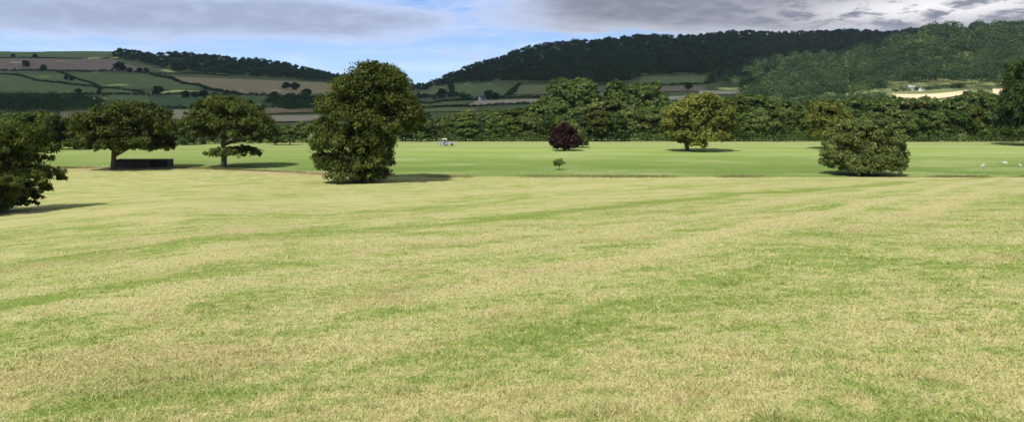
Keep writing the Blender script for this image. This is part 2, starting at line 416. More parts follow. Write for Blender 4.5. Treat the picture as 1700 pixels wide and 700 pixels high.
def px_lobes(bu, brow, Y, lobes, depth, seed):
    """lobes traced in photo px (u,row,ru,rr) -> metres, spread in depth so the crown is as deep as it is wide"""
    rg = np.random.default_rng(seed); s = Y/F; out = []
    us = [l[0] for l in lobes]; c = (min(us)+max(us))/2; half = max(abs(l[0]-c)+l[2] for l in lobes)
    for (u, r, ru, rr) in lobes:
        room = max(math.sqrt(max(half*half-(u-c)**2, 0))-ru*.8, 0)*depth
        ks = (0,) if room < ru*.5 else (-1, 1) if room < ru*1.4 else (-1, 0, 1)
        for k in ks:
            q = .9 if k else 1.0
            out.append([(u-bu)*s, (k*room+rg.normal()*ru*.12)*s, (brow-r)*s, ru*q*s, ru*q*s, rr*q*s])
    return out
def hero(name, label, bu, brow, lobes, n, leafpx, lm, Y=None, **k):
    n = int(n*2.0); leafpx *= .68
    seed = k.get('seed', 1)
    b = at(bu, brow) if Y is None else onground(bu, Y)
    if k.pop('drop', None): pass
    Y = b[1]; depth = k.pop('depth', .85)
    Ls = px_lobes(bu, brow, Y, lobes, depth, seed)
    return make_tree(name, label, b, Ls, n, leafpx*Y/F, lm, **k)

# --- the trees standing alone in front
hero('oak_tree', 'dark oak cut off by the left edge, low boughs sweeping down to the dry meadow', 14, 353,
     [(-30,238,48,34),(12,222,40,22),(28,232,28,22),(50,250,20,14),(-5,262,45,26),(15,290,40,20),(58,293,26,13),(74,303,12,9),(22,318,26,16),(-10,325,36,18),(-60,290,40,40),(36,268,22,12),(-40,215,40,18),(10,336,26,10),(-30,346,30,7),(8,345,18,6),(-25,338,30,9),(36,322,18,9)],
     52000, 3.6, 'l_oak', Y=62, tr=.38, seed=3, nl=10, fork=.3, th=5).location.x -= .4
hero('oak_tree', 'wide low oak spreading over the long dark field shelter', 188, 281,
     [(207,190,30,17),(245,196,27,18),(170,203,30,17),(262,215,20,18),(150,214,18,14),(215,213,45,20),(175,232,28,15),(240,235,32,14),(262,245,16,9),(205,243,26,12),(160,242,16,10),(222,180,22,12)],
     34000, 3.4, 'l_oak', tr=.45, seed=5, fork=.35, th=8.5, lean=.12)
hero('oak_tree', 'spreading oak with clear bare trunk and one low leafy bough, left of the huge tree', 371, 278,
     [(372,178,30,18),(400,186,26,18),(345,192,26,16),(420,205,24,20),(440,222,13,16),(375,203,42,20),(328,208,20,14),(400,223,20,11),(338,222,18,10),(360,190,20,14),(425,232,14,10),(400,253,20,9),(372,254,18,9),(411,260,9,7),(386,250,18,8),(383,170,16,9)],
     32000, 3.4, 'l_oak', tr=.5, seed=8, bark='bark', fork=.42, th=11, nl=12)
hero('huge_tree', 'huge dark green tree, tallest of all, leafy right down to the meadow edge', 597, 302,
     [(620,138,42,30),(650,140,26,27),(590,150,32,24),(640,172,52,32),(560,180,32,26),(678,188,26,26),(690,200,14,14),(600,200,52,32),(545,215,26,26),(655,212,26,20),(570,238,42,30),(536,240,16,20),(620,240,32,30),(556,268,28,22),(600,272,42,24),(630,265,22,24),(580,288,32,12),(618,290,24,10),(630,118,24,14),(535,262,12,10)],
     82000, 3.7, 'l_oak', tr=.8, seed=11, fork=.25, th=14, nl=14, depth=.75)
hero('copper_beech', 'small tree with dark purple red leaves in the middle of the green field edge', 938, 250,
     [(938,228,22,20),(928,236,16,13),(950,236,15,14),(938,216,13,11),(932,243,16,6),(948,243,14,6)], 9000, 3.2, 'l_copper', tr=.18, seed=13, th=4, nl=4)
hero('small_tree', 'pale green small tree right behind the dark purple tree', 957, 246,
     [(948,214,15,12),(960,228,13,15),(966,238,9,10),(938,208,9,7)], 6000, 3.2, 'l_olive', tr=.14, seed=14, th=4, nl=4, Y=238)
hero('young_tree', 'tiny round young tree alone on the green field just in front of the purple tree', 928, 282,
     [(928,270,8.5,6.5),(925,274,5,4)], 900, 2.6, 'l_olive', tr=.05, seed=15, th=1.4, nl=2)
hero('lime_tree', 'broad yellowish green tree on a short dark trunk in front of the far tree belt', 1141, 251,
     [(1160,178,34,20),(1190,190,22,20),(1130,188,26,18),(1155,200,45,22),(1118,205,16,16),(1200,210,14,16),(1130,225,26,17),(1165,225,30,17),(1190,228,16,12),(1150,238,18,8),(1170,166,20,10)],
     26000, 3.6, 'l_yellow', tr=.5, seed=17, th=10, fork=.22)
hero('round_tree', 'wide round olive green tree low on the ground at the right meadow edge', 1437, 290,
     [(1432,220,32,22),(1395,235,24,20),(1468,232,26,22),(1440,245,42,28),(1385,260,20,20),(1484,255,16,22),(1410,266,30,17),(1455,268,32,17),(1488,268,11,12),(1377,270,13,10),(1420,206,22,12),(1450,206,20,11),(1436,200,16,8),(1418,277,28,10),(1462,277,26,10),(1392,274,16,9),(1440,262,44,20)],
     42000, 3.5, 'l_olive', tr=.6, seed=19, th=7, fork=.25, nl=10).scale = (.94, .94, .95)
hero('yellowish_tree', 'tall yellowish tree rising behind the left side of the wide round tree', 1372, 247,
     [(1370,182,20,16),(1385,200,22,18),(1355,200,15,16),(1370,222,24,20),(1395,222,14,18)], 14000, 3.6, 'l_yellow', tr=.3, seed=21, th=9, nl=6)
hero('dark_tree', 'very dark tall tree cut off by the right edge of the photo', 1712, 243,
     [(1712,130,26,26),(1700,165,26,26),(1730,170,34,34),(1690,200,24,22),(1720,215,34,26),(1686,222,20,15),(1704,112,14,12),(1706,148,26,24),(1694,182,22,20),(1716,190,30,26),(1720,150,34,30)], 30000, 3.6, 'l_dark', tr=.5, seed=23, th=16, Y=255)

# --- tree belt at the far edge: five shapes, then copies
GB = 'trees of the belt along the far edge of the green field'
def proto_lobes(seed, w=6.6, h=13.0, low=.12):
    rg = np.random.default_rng(seed); L = []
    for i in range(19):
        z = rg.uniform(low+.06, .86); rad = w*(math.sin(math.pi*min(max((z-low*.3)/1.0, .06), .97))**.6)*.62
        a = rg.uniform(0, 6.28); r = rg.uniform(.24, .40)*w
        L.append([math.cos(a)*rad*.75, math.sin(a)*rad*.75, z*h, r, r, r*rg.uniform(.65, .9)])
    L.append([0, 0, h*.5, w*.5, w*.5, h*.3]); L.append([0, 0, h-w*.32, w*.34, w*.34, w*.3])
    return L
protos = []
belt_specs = []   # (u, Y, height, width factor, colour)
cols = ['l_mid', 'l_dark', 'l_mid', 'l_blue', 'l_oak', 'l_mid', 'l_olive', 'l_olive']
rb = np.random.default_rng(77)
def top2h(row, Y): return (HR-row)*Y/F+10
def belt(us, Y, tops, wpx, cs=None, base=None):
    for i, u in enumerate(us):
        tp = np.interp(u, [a for a, b in tops], [b for a, b in tops])+rb.uniform(-7, 5)
        belt_specs.append((u+rb.uniform(-4, 4), Y+rb.uniform(-6, 8), top2h(tp, Y), wpx*Y/F*rb.uniform(.85, 1.2), (cs or cols)[int(rb.integers(0, len(cs or cols)))]))
# front row, right of the huge tree
belt(np.arange(668, 1700, 27), 296, [(660,196),(720,203),(800,196),(880,192),(1000,186),(1100,186),(1230,182),(1330,186),(1480,184),(1600,180),(1700,178)], 48)
# second row
belt(np.arange(700, 1700, 38), 345, [(690,190),(760,189),(850,182),(930,176),(1050,172),(1120,178),(1180,170),(1240,162),(1330,166),(1420,166),(1470,168),(1490,168),(1560,172),(1595,168),(1606,154),(1640,152),(1655,166),(1700,160)], 66)
# big rounded trees further back
for u, tp, w in ((932,134,56),(966,131,60),(1024,135,56),(1050,141,50),(1082,138,58),(905,160,40),(1115,166,40),(1245,158,60),(1290,165,55),(1205,163,50)):
    belt_specs.append((u, 455+rb.uniform(-10, 10), top2h(tp, 455), w*1.25*455/F, 'l_mid'))
for u, tp, w in ((1608,152,40),(1630,149,44),(1652,158,34),(1480,160,40)): belt_specs.append((u, 352, top2h(tp, 352), w*352/F, 'l_olive' if u == 1630 else 'l_mid'))
# left side
belt([-60,-25,8,38,70,100,128], 222, [(-60,192),(60,190),(140,196)], 62, ['l_mid', 'l_oak', 'l_dark'])
belt([286,312,338,458,480], 262, [(286,196),(340,196),(450,208),(480,214)], 34, ['l_mid', 'l_dark', 'l_mid'])
belt([20,60,112,150,238,268,300,350,402,440,470,500,530], 290, [(0,204),(150,200),(268,200),(350,200),(440,208),(530,205)], 40, ['l_mid', 'l_olive', 'l_dark'])
belt_specs.sort(key=lambda s: s[0])
landm = [(-20,'the cut off oak'),(210,'the shelter oak'),(375,'the bare trunked oak'),(600,'the huge tree'),(737,'the tractor'),(938,'the purple tree'),
         (1150,'the yellowish lone tree'),(1435,'the wide round tree'),(1700,'the right edge')]
cname = {'l_mid': 'mid green', 'l_dark': 'dark green', 'l_blue': 'bluish green', 'l_oak': 'brownish green', 'l_olive': 'pale olive'}
ordn = ['nearest', 'second nearest', 'third nearest', 'fourth nearest', 'fifth nearest', 'sixth nearest', 'seventh nearest', 'eighth nearest', 'ninth nearest', 'tenth nearest', 'eleventh nearest', 'twelfth nearest']
labels = [None]*len(belt_specs)
groups = {}
for i, s in enumerate(belt_specs):
    k = min(range(len(landm)), key=lambda q: abs(landm[q][0]-s[0])); side = 'right' if s[0] > landm[k][0] else 'left'
    dist = 0 if s[1] < 325 else 1 if s[1] < 420 else 2
    groups.setdefault((k, side, dist, s[4]), []).append(i)
rown = {0: 'in belt front row', 1: 'in belt back row', 2: 'towering behind belt'}
for (k, side, dist, c), idx in groups.items():
    idx.sort(key=lambda i: abs(belt_specs[i][0]-landm[k][0]))
    for j, i in enumerate(idx):
        o = (ordn[j]+' ') if len(idx) > 1 else ''
        labels[i] = f"{o}{cname[c]} tree {rown[dist]}, {side} of {landm[k][1]}"
for i, (u, Y, h, w, c) in enumerate(belt_specs):
    kk = i % 6
    b = onground(u, Y)
    if i < 6:
        t = make_tree('belt_tree', labels[i], b, proto_lobes(100+i, low=(.02, .08, .0, .04, .02, .06)[i]), 15000, .55, 'l_mid', tr=.32, seed=40+i, group=GB, th=10, nl=6)
        protos.append(t)
    else:
        t = copy_tree(protos[kk]); t.location = b; t['label'] = labels[i]
    t.scale = (w/11.4, w/11.4, h/12.7); t.rotation_euler = (0, 0, rb.uniform(0, 6.28))
    for ch in t.children:
        if ch.name.startswith('crown'):
            ch.material_slots[0].link = 'OBJECT'; ch.material_slots[0].material = M[c]

# --- masses of foliage: hedges, undergrowth, woods
def clumps(P, rad, hgt, per, leaf, rg, lift=.55):
    """P (n,3) ground points; a lumpy leafy dome on each"""
    n = len(P); d = sph(n*per, rg); d[:, 2] = np.abs(d[:, 2])*1.15-.28
    k = np.repeat(np.arange(n), per)
    j = rg.uniform(.72, 1.08, n*per)[:, None]
    wob = 1+.22*np.sin(d[:, :1]*5+k[:, None])*np.cos(d[:, 1:2]*6+k[:, None]*2)
    C = P[k]+d*np.stack([rad[k], rad[k], hgt[k]*.5], 1)*j*wob+np.stack([0*hgt[k], 0*hgt[k], hgt[k]*lift], 1)
    global TINT
    TINT = np.repeat(np.repeat(rg.uniform(-.34, .36, n), per), 4)
    return quads(C, d+rg.normal(size=(n*per, 3))*.22+(0, 0, .2), leaf, 1.25, rg)
def pip(poly, x, y):
    c = False; n = len(poly); j = n-1
    for i in range(n):
        xi, yi = poly[i]; xj, yj = poly[j]
        if (yi > y) != (yj > y) and x < (xj-xi)*(y-yi)/(yj-yi)+xi: c = not c
        j = i
    return c
def wood(name, poly, spacing, mat, seed, per=70, hm=12, leaf=2.4, ymax=2395, rk=1.0):
    rg = np.random.default_rng(seed); xs = [p[0] for p in poly]; ys = [p[1] for p in poly]; pts = []
    area = (max(xs)-min(xs))*(max(ys)-min(ys)); n = int(area/spacing)
    for _ in range(n):
        u = rg.uniform(min(xs), max(xs)); r = rg.uniform(min(ys), max(ys))
        if not pip(poly, u, r): continue
        p = at(u, r)
        if p is None or p[1] > ymax: continue
        pts.append(p)
    P = np.array(pts); h = hm*rg.uniform(.8, 1.18, len(P)); rad = h*rg.uniform(.46, .66, len(P))*rk
    lf = leaf*np.repeat(np.clip(P[:, 1]/1600, .45, 1.2), per)
    V, Fc = clumps(P, rad, h, per, lf, rg)
    o = link(name, addtint(mesh_np(name, V, Fc, 4, M[mat]))); return o
def woodtag(o, label): return tag(o, label, 'woodland', None, 'stuff')
woodtag(wood('woodland', [(182,96),(200,86),(235,86),(350,90),(420,96),(500,108),(560,120),(640,133),(720,138),(712,152),(640,150),(560,138),(500,134),(380,127),(290,118),(225,104)], 9, 'l_wood', 1, hm=12),
        'long dark wood along the top of the left hills under the sky')
woodtag(wood('woodland', [(705,148),(740,126),(770,110),(870,80),(950,66),(1150,54),(1350,51),(1480,48),(1520,50),(1450,92),(1300,112),(1190,126),(1060,128),(1050,137),(1000,143),(930,140),(820,137),(750,142)], 9.5, 'l_wood', 2, hm=13),
        'dark wood covering the shaded right hand ridge down to the pasture')
woodtag(wood('woodland', [(1178,150),(1182,124),(1300,104),(1440,88),(1500,58),(1560,48),(1860,42),(1860,150),(1700,150),(1600,150),(1545,150),(1480,150),(1440,170),(1330,178),(1240,176),(1235,150)], 52, 'l_woodlit', 3, per=260, hm=21, leaf=2.3, rk=.85),
        'sunlit mixed wood covering the nearer hill on the right')
woodtag(wood('woodland', [(-90,172),(60,172),(120,178),(172,182),(165,194),(0,197),(-90,197)], 18, 'l_wood', 4, per=90, hm=15),
        'dark flat topped wood low on the left hillside behind the cut off oak')
woodtag(wood('woodland', [(450,170),(500,166),(530,170),(600,170),(600,192),(530,191),(445,189)], 20, 'l_wood', 5, per=90, hm=13),
        'dark wood in the fields just left of the huge tree')
woodtag(wood('woodland', [(690,159),(760,160),(790,166),(770,168),(690,168)], 22, 'l_wood', 6, hm=9),
        'narrow dark wood below the pastures just right of the huge tree')
woodtag(wood('woodland', [(930,192),(1110,190),(1165,180),(1200,178),(1300,176),(1480,174),(1481,186),(1600,188),(1860,185),(1860,206),(930,206)], 26, 'l_woodlit', 7, per=130, hm=12),
        'mixed green wood filling the valley behind the right hand tree belt')

def hedge(label, pts, h=3.6, mat='l_wood', seed=1, name='hedgerow', gap=None, per=46):
    rg = np.random.default_rng(seed); W = [at(*p) for p in pts]; W = [w for w in W if w is not None]; P = []
    for a, b in zip(W[:-1], W[1:]):
        n = max(int(np.linalg.norm(b-a)/(gap or h*.7)), 1)
        for i in range(n):
            q = a+(b-a)*(i/n)+rg.normal(size=3)*(.35*h); q[2] = float(zfun(q[0], q[1])); P.append(q)
    P = np.array(P); hh = h*rg.uniform(.55, 1.35, len(P))
    V, Fc = clumps(P, hh*.6, hh, per, h*.24, rg, .3)
    o = link(name, addtint(mesh_np(name, V, Fc, 4, M[mat]))); tag(o, label, 'hedge', 'field hedges on the far hills'); return o
hedge('highest hedge on the left hills, between the hilltop pasture and the bare brown field', [(-80,96),(0,97),(100,98),(182,98)], 4, seed=1)
hedge('hedge under the high bare brown field, running right to below the hilltop wood', [(-80,117),(60,118),(150,120),(250,123),(380,127)], 6, seed=2)
hedge('hedge running down right from below the hilltop wood, along the brown stubble field', [(252,126),(300,138),(345,149),(400,158),(530,166)], 6, seed=3)
hedge('long sloping hedge through the green pastures at the left edge', [(-80,118),(0,124),(60,134),(120,142),(240,156)], 5, seed=4)
hedge('level hedge below the green pastures, left of the brown stubble field', [(100,159),(200,157),(300,157),(400,159)], 5, seed=5)
hedge('short hedge dropping from the high hedge between two left hill pastures', [(95,120),(150,138),(170,150)], 4, seed=6)
hedge('lowest hedge of the left hills, just above the pale stubble strips', [(180,181),(260,182),(350,181),(445,181)], 5, seed=7)
hedge('hedge between the two pastures below the dark ridge, beyond the huge tree', [(746,137),(752,150),(748,162)], 6, seed=8)
hedge('hedge sloping down left between the pastures under the dark ridge', [(862,142),(852,152),(845,160)], 6, seed=9)
hedge('hedge above the pale stubble strip beside the white farmhouse', [(690,169),(800,166),(910,163)], 5, seed=10)
hedge('hedge under the pale stubble strip beside the white farmhouse', [(680,178),(780,178),(905,174)], 4, seed=11)
hedge('hedge between the green strip and the brown strip under the right ridge', [(1060,142),(1120,142),(1178,140)], 5, seed=12)
hedge('hedge above the right hand ripe wheat field', [(1480,152),(1545,149),(1605,146)], 5, seed=13, mat='l_woodlit')
# undergrowth at the foot of the tree belt
def under(name, label, pts, h, mat, seed, w=4.0):
    rg = np.random.default_rng(seed); W = [onground(u, Y) for u, Y in pts]; P = []
    for a, b in zip(W[:-1], W[1:]):
        n = int(np.linalg.norm(b-a)/1.1)
        for i in range(n):
            q = a+(b-a)*(i/n)+np.array([rg.normal(), rg.normal()*w*.4, 0]); q[2] = float(zfun(q[0], q[1])); P.append(q)
    P = np.array(P); hh = h*rg.uniform(.4, 1.3, len(P))
    V, Fc = clumps(P, hh*.7, hh*1.5, 90, .42, rg, .17)
    o = link(name, addtint(mesh_np(name, V, Fc, 4, M[mat]))); tag(o, label, 'hedge', 'hedges at the far edge of the green field'); return o
under('hedge', 'dark hedge at the foot of the tree belt right of the huge tree', [(655,292),(1000,294),(1330,292),(1800,286)], 4.8, 'l_dark', 1)
under('hedge', 'taller scrubby hedge between the front and back rows of the tree belt', [(665,322),(1000,322),(1330,322),(1850,318)], 6.5, 'l_mid', 5, 7.0)
under('hedge', 'hedge along the far edge of the green field left of the huge tree', [(-120,258),(150,256),(350,268),(540,282)], 3.2, 'l_mid', 2)

# small trees standing in the far hedges
GT = 'small lone trees in the fields of the far hills'
fts = [(22,96,7,'tiny dark tree on the skyline pasture near the left edge'),(58,97,8,'small dark tree on the top hedge, right of the tiny skyline tree'),(43,112,13,'round dark tree in the bare brown field near the left edge'),
 (72,117,11,'low dark tree at the lower edge of the bare brown field'),(198,120,19,'tallest tree of the row just under the left end of the hilltop wood'),(215,121,10,'small tree right of the tallest one under the hilltop wood'),
 (232,122,10,'middle small tree of the row under the hilltop wood'),(243,122,10,'right end tree of the row under the hilltop wood'),(130,157,11,'left of the two dark trees on the level hedge'),(164,157,10,'right of the two dark trees on the level hedge'),
 (261,160,19,'tall dark narrow tree on the level hedge left of the stubble field'),(309,163,14,'dark bush like tree left of the pair under the stubble field'),(337,165,16,'broad dark tree under the lower corner of the stubble field'),
 (324,164,12,'small dark tree between the broad tree and the bush like tree'),(320,182,10,'small dark tree on the lowest hedge left of the oak with the low bough'),(377,157,9,'small pointed tree on the sloping hedge of the stubble field'),(476,150,15,'left half of the round copse standing in the stubble field'),
 (490,150,15,'right half of the round copse standing in the stubble field'),(509,163,17,'upright dark tree below the round copse in the stubble field'),(455,163,12,'rounded tree low left of the round copse'),(120,135,10,'dark tree inside the upper left pasture'),(110,133,9,'smaller tree touching the one in the upper left pasture'),
 (812,166,18,'dark tree right beside the white farmhouse'),(822,166,14,'second dark tree beside the white farmhouse, further right'),(735,162,16,'dark tree at the corner of the pastures beyond the huge tree'),
 (1143,150,14,'round tree in front of the brown strip under the right ridge')]
fp = protos[1]
for i, (u, r, px, lb) in enumerate(fts):
    b = at(u, r)
    if b is None: continue
    t = copy_tree(protos[i % 6]); t.location = b; t['label'] = lb; t['group'] = GT; t.name = 'hedgerow_tree'
    s = px*b[1]/F; t.scale = (s*1.05/12.4*1.15, s*1.05/12.4*1.15, s/14.2); t.rotation_euler = (0, 0, i*1.3)
    for ch in t.children:
        if ch.name.startswith('crown'): ch.material_slots[0].link = 'OBJECT'; ch.material_slots[0].material = M['l_wood']

# ------------------------------------------------------------------ buildings
def house(name, label, u, row, wpx, rz=0.0, wall='render', roofm='slate', hw=.62, chim=True, base=None):
    b = at(u, row); s = wpx*b[1]/F; w, d, h = s/2, s*.32, s*hw*.55; rh = s*.26
    t = empty(name, b, rz); tag(t, label, 'house' if chim else 'barn')
    MB().prism([(-d, -1), (d, -1), (d, h), (0, h+rh), (-d, h)], -w, w).build('wall', M[wall], t).rotation_euler = (0, 0, R(90))
    rf = MB(); k = .25*s/10
    for sg in (-1, 1):
        rf.prism([(0, h+rh+k*.2), (sg*(d+k*2), h-k*1.2), (sg*(d+k*2), h-k*.4), (0, h+rh+k*1.2)], -w-k*1.5, w+k*1.5)
    ro = rf.build('roof', M[roofm], t); ro.rotation_euler = (0, 0, R(90))
    if chim:
        c = MB().box(-w*.9, -w*.9+s*.09, -s*.04, s*.04, h+rh*.3, h+rh*1.55).build('chimney', M[wall], t)
        c.parent = ro; c.rotation_euler = (0, 0, R(-90))
        for x in (-.6, -.2, .25, .65):
            for zz in (.18, .62):
                MB().box(w*x-s*.035, w*x+s*.035, -d-.05, -d+.1, h*zz, h*(zz+.24)).build('window', M['glass'], t)
        MB().box(-s*.035, s*.035, -d-.08, -d+.1, 0, h*.42).build('door', M['timber'], t)
    else:
        MB().box(-w*.25, w*.25, -d-.08, -d+.1, 0, h*.8).build('door', M['steel'], t)
    return t
house('farmhouse', 'white farmhouse with slate roof between dark trees above the pale stubble strip', 801, 167, 12, R(35))
house('cottage', 'small white cottage between the two big rounded trees behind the belt', 998, 157, 11, R(-20))
house('cottage', 'small white cottage in the sunlit wood of the right hill', 1346, 137, 10, R(10))
house('barn', 'long pale farm barn above the ripe wheat field', 1514, 150, 14, R(4), 'barn', 'barn', chim=False)
house('farmhouse', 'white house at the right end of the farm above the ripe wheat field', 1530, 151, 8, R(25))

# field shelter under the oak: open front, low, dark
b = at(234, 279); t = empty('field_shelter', b, R(3)); tag(t, 'long low dark timber field shelter under the spreading oak', 'shelter'); t.scale = (.97, 1, .86)
MB().box(-5.0, 5.0, 2.9, 3.0, 0, 1.75).build('back_wall', M['timber'], t)
MB().box(-5.0, -4.9, 0, 2.9, 0, 1.8).build('side_wall', M['timber'], t); MB().box(4.9, 5.0, 0, 2.9, 0, 1.8).build('side_wall', M['timber'], t)
MB().box(-4.9, 1.6, .03, .1, 0, 1.45).build('front_boarding', M['timber'], t)
for x in (-3.3, -1.6, 0, 1.7, 3.3): MB().box(x-.08, x+.08, -.12, .03, 0, 1.95).build('post', M['timber'], t)
MB().prism([(-.3, 2.05), (3.3, 1.8), (3.3, 1.86), (-.3, 2.12)], -5.2, 5.2).build('roof', M['rooftin'], t)
for o in t.children:
    if o.name.startswith('roof'): o.rotation_euler = (0, 0, R(90)); o.scale = (1, -1, 1)

# tractor
b = onground(737, 252); t = empty('tractor', b, R(6)); tag(t, 'small grey tractor with a white cab roof parked before the far tree belt', 'tractor'); t.scale = (.85,)*3
MB().prism([(-2.2, .75), (-2.25, 1.25), (-2.0, 1.5), (-.5, 1.62), (-.4, .8)], -.38, .38).build('bonnet', M['steel'], t)
MB().prism([(-.5, .6), (-.5, 1.35), (.9, 1.35), (1.3, .9), (1.2, .6)], -.5, .5).build('chassis', M['steel'], t)
c = MB()
for x, y in ((-.45, -.62), (.95, -.62), (-.45, .56), (.95, .56)): c.box(x, x+.07, y, y+.07, 1.3, 2.45)
c = c.build('cab', M['white'], t)
g = MB().box(-.4, .98, -.58, .58, 1.36, 2.4).build('window', M['glass'], t); g.parent = c
g = MB().prism([(-.62, 2.42), (-.55, 2.6), (-.3, 2.7), (.9, 2.7), (1.12, 2.58), (1.15, 2.42)], -.72, .72).build('roof', M['white'], t); g.parent = c
for y in (-.95, .55):
    w = MB().wheel(.6, .82, .82, y, y+.4).build('wheel', M['rubber'], t); MB().wheel(.6, .82, .45, y-.02, y+.42).build('rim', M['steel'], w)
for y in (-.8, .52):
    w = MB().wheel(-1.7, .52, .52, y, y+.28).build('wheel', M['rubber'], t); MB().wheel(-1.7, .52, .28, y-.02, y+.3).build('rim', M['white'], w)
for y in (-.9, .5): MB().prism([(-.35, 1.3), (-.1, 1.62), (.5, 1.75), (1.1, 1.62), (1.3, 1.35), (1.2, 1.3), (.5, 1.68), (-.2, 1.28)], y, y+.4).build('mudguard', M['steel'], t)
b = onground(749, 252); t = empty('trailer', b, R(6)); tag(t, 'low grey trailer hitched behind the white roofed tractor', 'trailer')
MB().box(-1.3, 1.3, -.8, .8, .6, .72).build('bed', M['steel'], t)
s = MB().box(-1.3, 1.3, -.84, -.8, .6, 1.25).box(-1.3, 1.3, .8, .84, .6, 1.25).box(1.3, 1.34, -.84, .84, .6, 1.25).box(-1.34, -1.3, -.84, .84, .6, 1.25).build('side_board', M['steel'], t)
for y in (-1.02, .84): MB().wheel(.2, .4, .4, y, y+.18).build('wheel', M['rubber'], t)
MB().box(-2.0, -1.34, -.05, .05, .55, .65).build('drawbar', M['steel'], t)

# sheep: one continuous skinned body
def sheep_mesh():
    me = bpy.data.meshes.new('sheep')
    V = [(0,0,.62),(.28,0,.63),(-.28,0,.62),(.46,0,.66),(.60,0,.74),(.72,0,.70),(.84,0,.62),(-.45,0,.56)]
    Rr = [.25,.24,.245,.17,.11,.095,.055,.05]
    E = [(0,1),(0,2),(1,3),(3,4),(4,5),(5,6),(2,7)]
    for x, p in ((.26,1),(-.28,2)):
        for sy in (-1, 1):
            n = len(V); bend = .03 if x > 0 else -.05
            V += [(x, sy*.13, .42), (x+bend, sy*.14, .22), (x, sy*.14, .02)]; Rr += [.085, .035, .03]; E += [(p, n), (n, n+1), (n+1, n+2)]
    n = len(V); V += [(.66,.10,.78),(.66,-.10,.78)]; Rr += [.03,.03]; E += [(4,n),(4,n+1)]
    me.from_pydata(V, E, []); o = link('sheep', me)
    sk = o.modifiers.new('skin', 'SKIN')
    for i, r in enumerate(Rr): me.skin_vertices[0].data[i].radius = (r, r)
    me.skin_vertices[0].data[0].use_root = True
    o.modifiers.new('sub', 'SUBSURF').levels = 2
    dg = bpy.context.evaluated_depsgraph_get(); m2 = bpy.data.meshes.new_from_object(o.evaluated_get(dg)); o.modifiers.clear()
    m2.materials.clear(); m2.materials.append(M['fleece'])
    for p in m2.polygons: p.use_smooth = True
    o.data = m2; return o
sh = sheep_mesh()
for i, (u, r, rz, lb) in enumerate([(1631,279,10,'leftmost of three white sheep grazing on the green field at the right edge'),(1669,274,150,'middle white sheep of three on the green field, furthest back'),(1694,278,80,'rightmost white sheep of three, closest to the right edge')]):
    o = sh if i == 0 else sh.copy()
    if i: COL.objects.link(o)
    o.location = at(u, r); o.rotation_euler = (0, 0, R(rz)); o.scale = (.85,)*3; tag(o, lb, 'sheep', 'sheep on the green field')

# ------------------------------------------------------------------ grass
def blades(name, label, n, r0, r1, th, seed, hs=(.012, .04), inv=True):
    rg = np.random.default_rng(seed); a = np.radians(rg.uniform(-th, th, n)); r = 1/rg.uniform(1/r1, 1/r0, n)
    X = r*np.sin(a); Y = r*np.cos(a); Z = zfun(X, Y)-.004
    tf = sines(X, Y, 9, .55, 71)*.6+sines(X, Y, 7, 1.7, 72)*.5; h = rg.uniform(*hs, n)*(1+np.clip(tf-.35, 0, 1.2)*1.3)*(1+.5*(rg.random(n) < .12)); w = np.maximum(.0022, r*.00065)*rg.uniform(.7, 1.4, n)
    d = rg.uniform(0, 6.283, n); dx, dy = np.cos(d), np.sin(d); l = rg.normal(size=(n, 2))*h[:, None]*.75
    B0 = np.stack([X-dx*w, Y-dy*w, Z], 1); B1 = np.stack([X+dx*w, Y+dy*w, Z], 1); T = np.stack([X+l[:, 0], Y+l[:, 1], Z+h*rg.uniform(.5, 1, n)], 1)
    V = np.stack([B0, B1, T], 1).reshape(-1, 3)
    o = link(name, mesh_np(name, V, np.arange(3*n).reshape(-1, 3), 3, M['blades'])); tag(o, label, 'grass', None, 'stuff')
blades('grass', 'short dry straw and green grass of the near meadow', 600000, 3.2, 60, 38, 1)
# rough grass along the ditch between meadow and green field
rg = np.random.default_rng(5); n = 30000
u = rg.uniform(-150, 1850, n); Bv = interp(u, B_T)+rg.normal(size=n)*1.6; dens = sines(u, u*0, 6, 160, 8)+rg.normal(size=n)*.4; k = (dens > .2) | ((u > 250) & (u < 540)); u, Bv = u[k], Bv[k]; n = len(u)
X = (u-CX)/F*Bv; P = np.stack([X, Bv, zfun(X, Bv)], 1)
h = rg.uniform(.05, .28, n); d = rg.uniform(0, 6.283, n); w = .05
V = np.stack([P+np.stack([-np.cos(d)*w, -np.sin(d)*w, 0*h], 1), P+np.stack([np.cos(d)*w, np.sin(d)*w, 0*h], 1), P+np.stack([rg.normal(size=n)*.15, rg.normal(size=n)*.15, h], 1)], 1).reshape(-1, 3)
M['rough'] = leafmat('rough_grass', (.16, .15, .05), (.36, .28, .13), transl=.3, clump=.05)
o = link('rough_grass', mesh_np('rough_grass', V, np.arange(3*n).reshape(-1, 3), 3, M['rough'])); tag(o, 'strip of rough brownish grass where the dry meadow meets the green field', 'grass', None, 'stuff')

# ------------------------------------------------------------------ light, clouds, air
SUN_EL, SUN_AZ = 51.0, 205.0     # azimuth clockwise from +Y: sun stands behind and left of the camera
el, az = R(SUN_EL), R(SUN_AZ)
sd = np.array([math.sin(az)*math.cos(el), math.cos(az)*math.cos(el), math.sin(el)])   # towards the sun
L = bpy.data.lights.new('sun', 'SUN'); L.energy = 4.2; L.angle = R(.53); L.color = (1, .955, .87)
so = link('sun', L); import mathutils
so.rotation_euler = mathutils.Vector(sd).to_track_quat('Z', 'Y').to_euler()

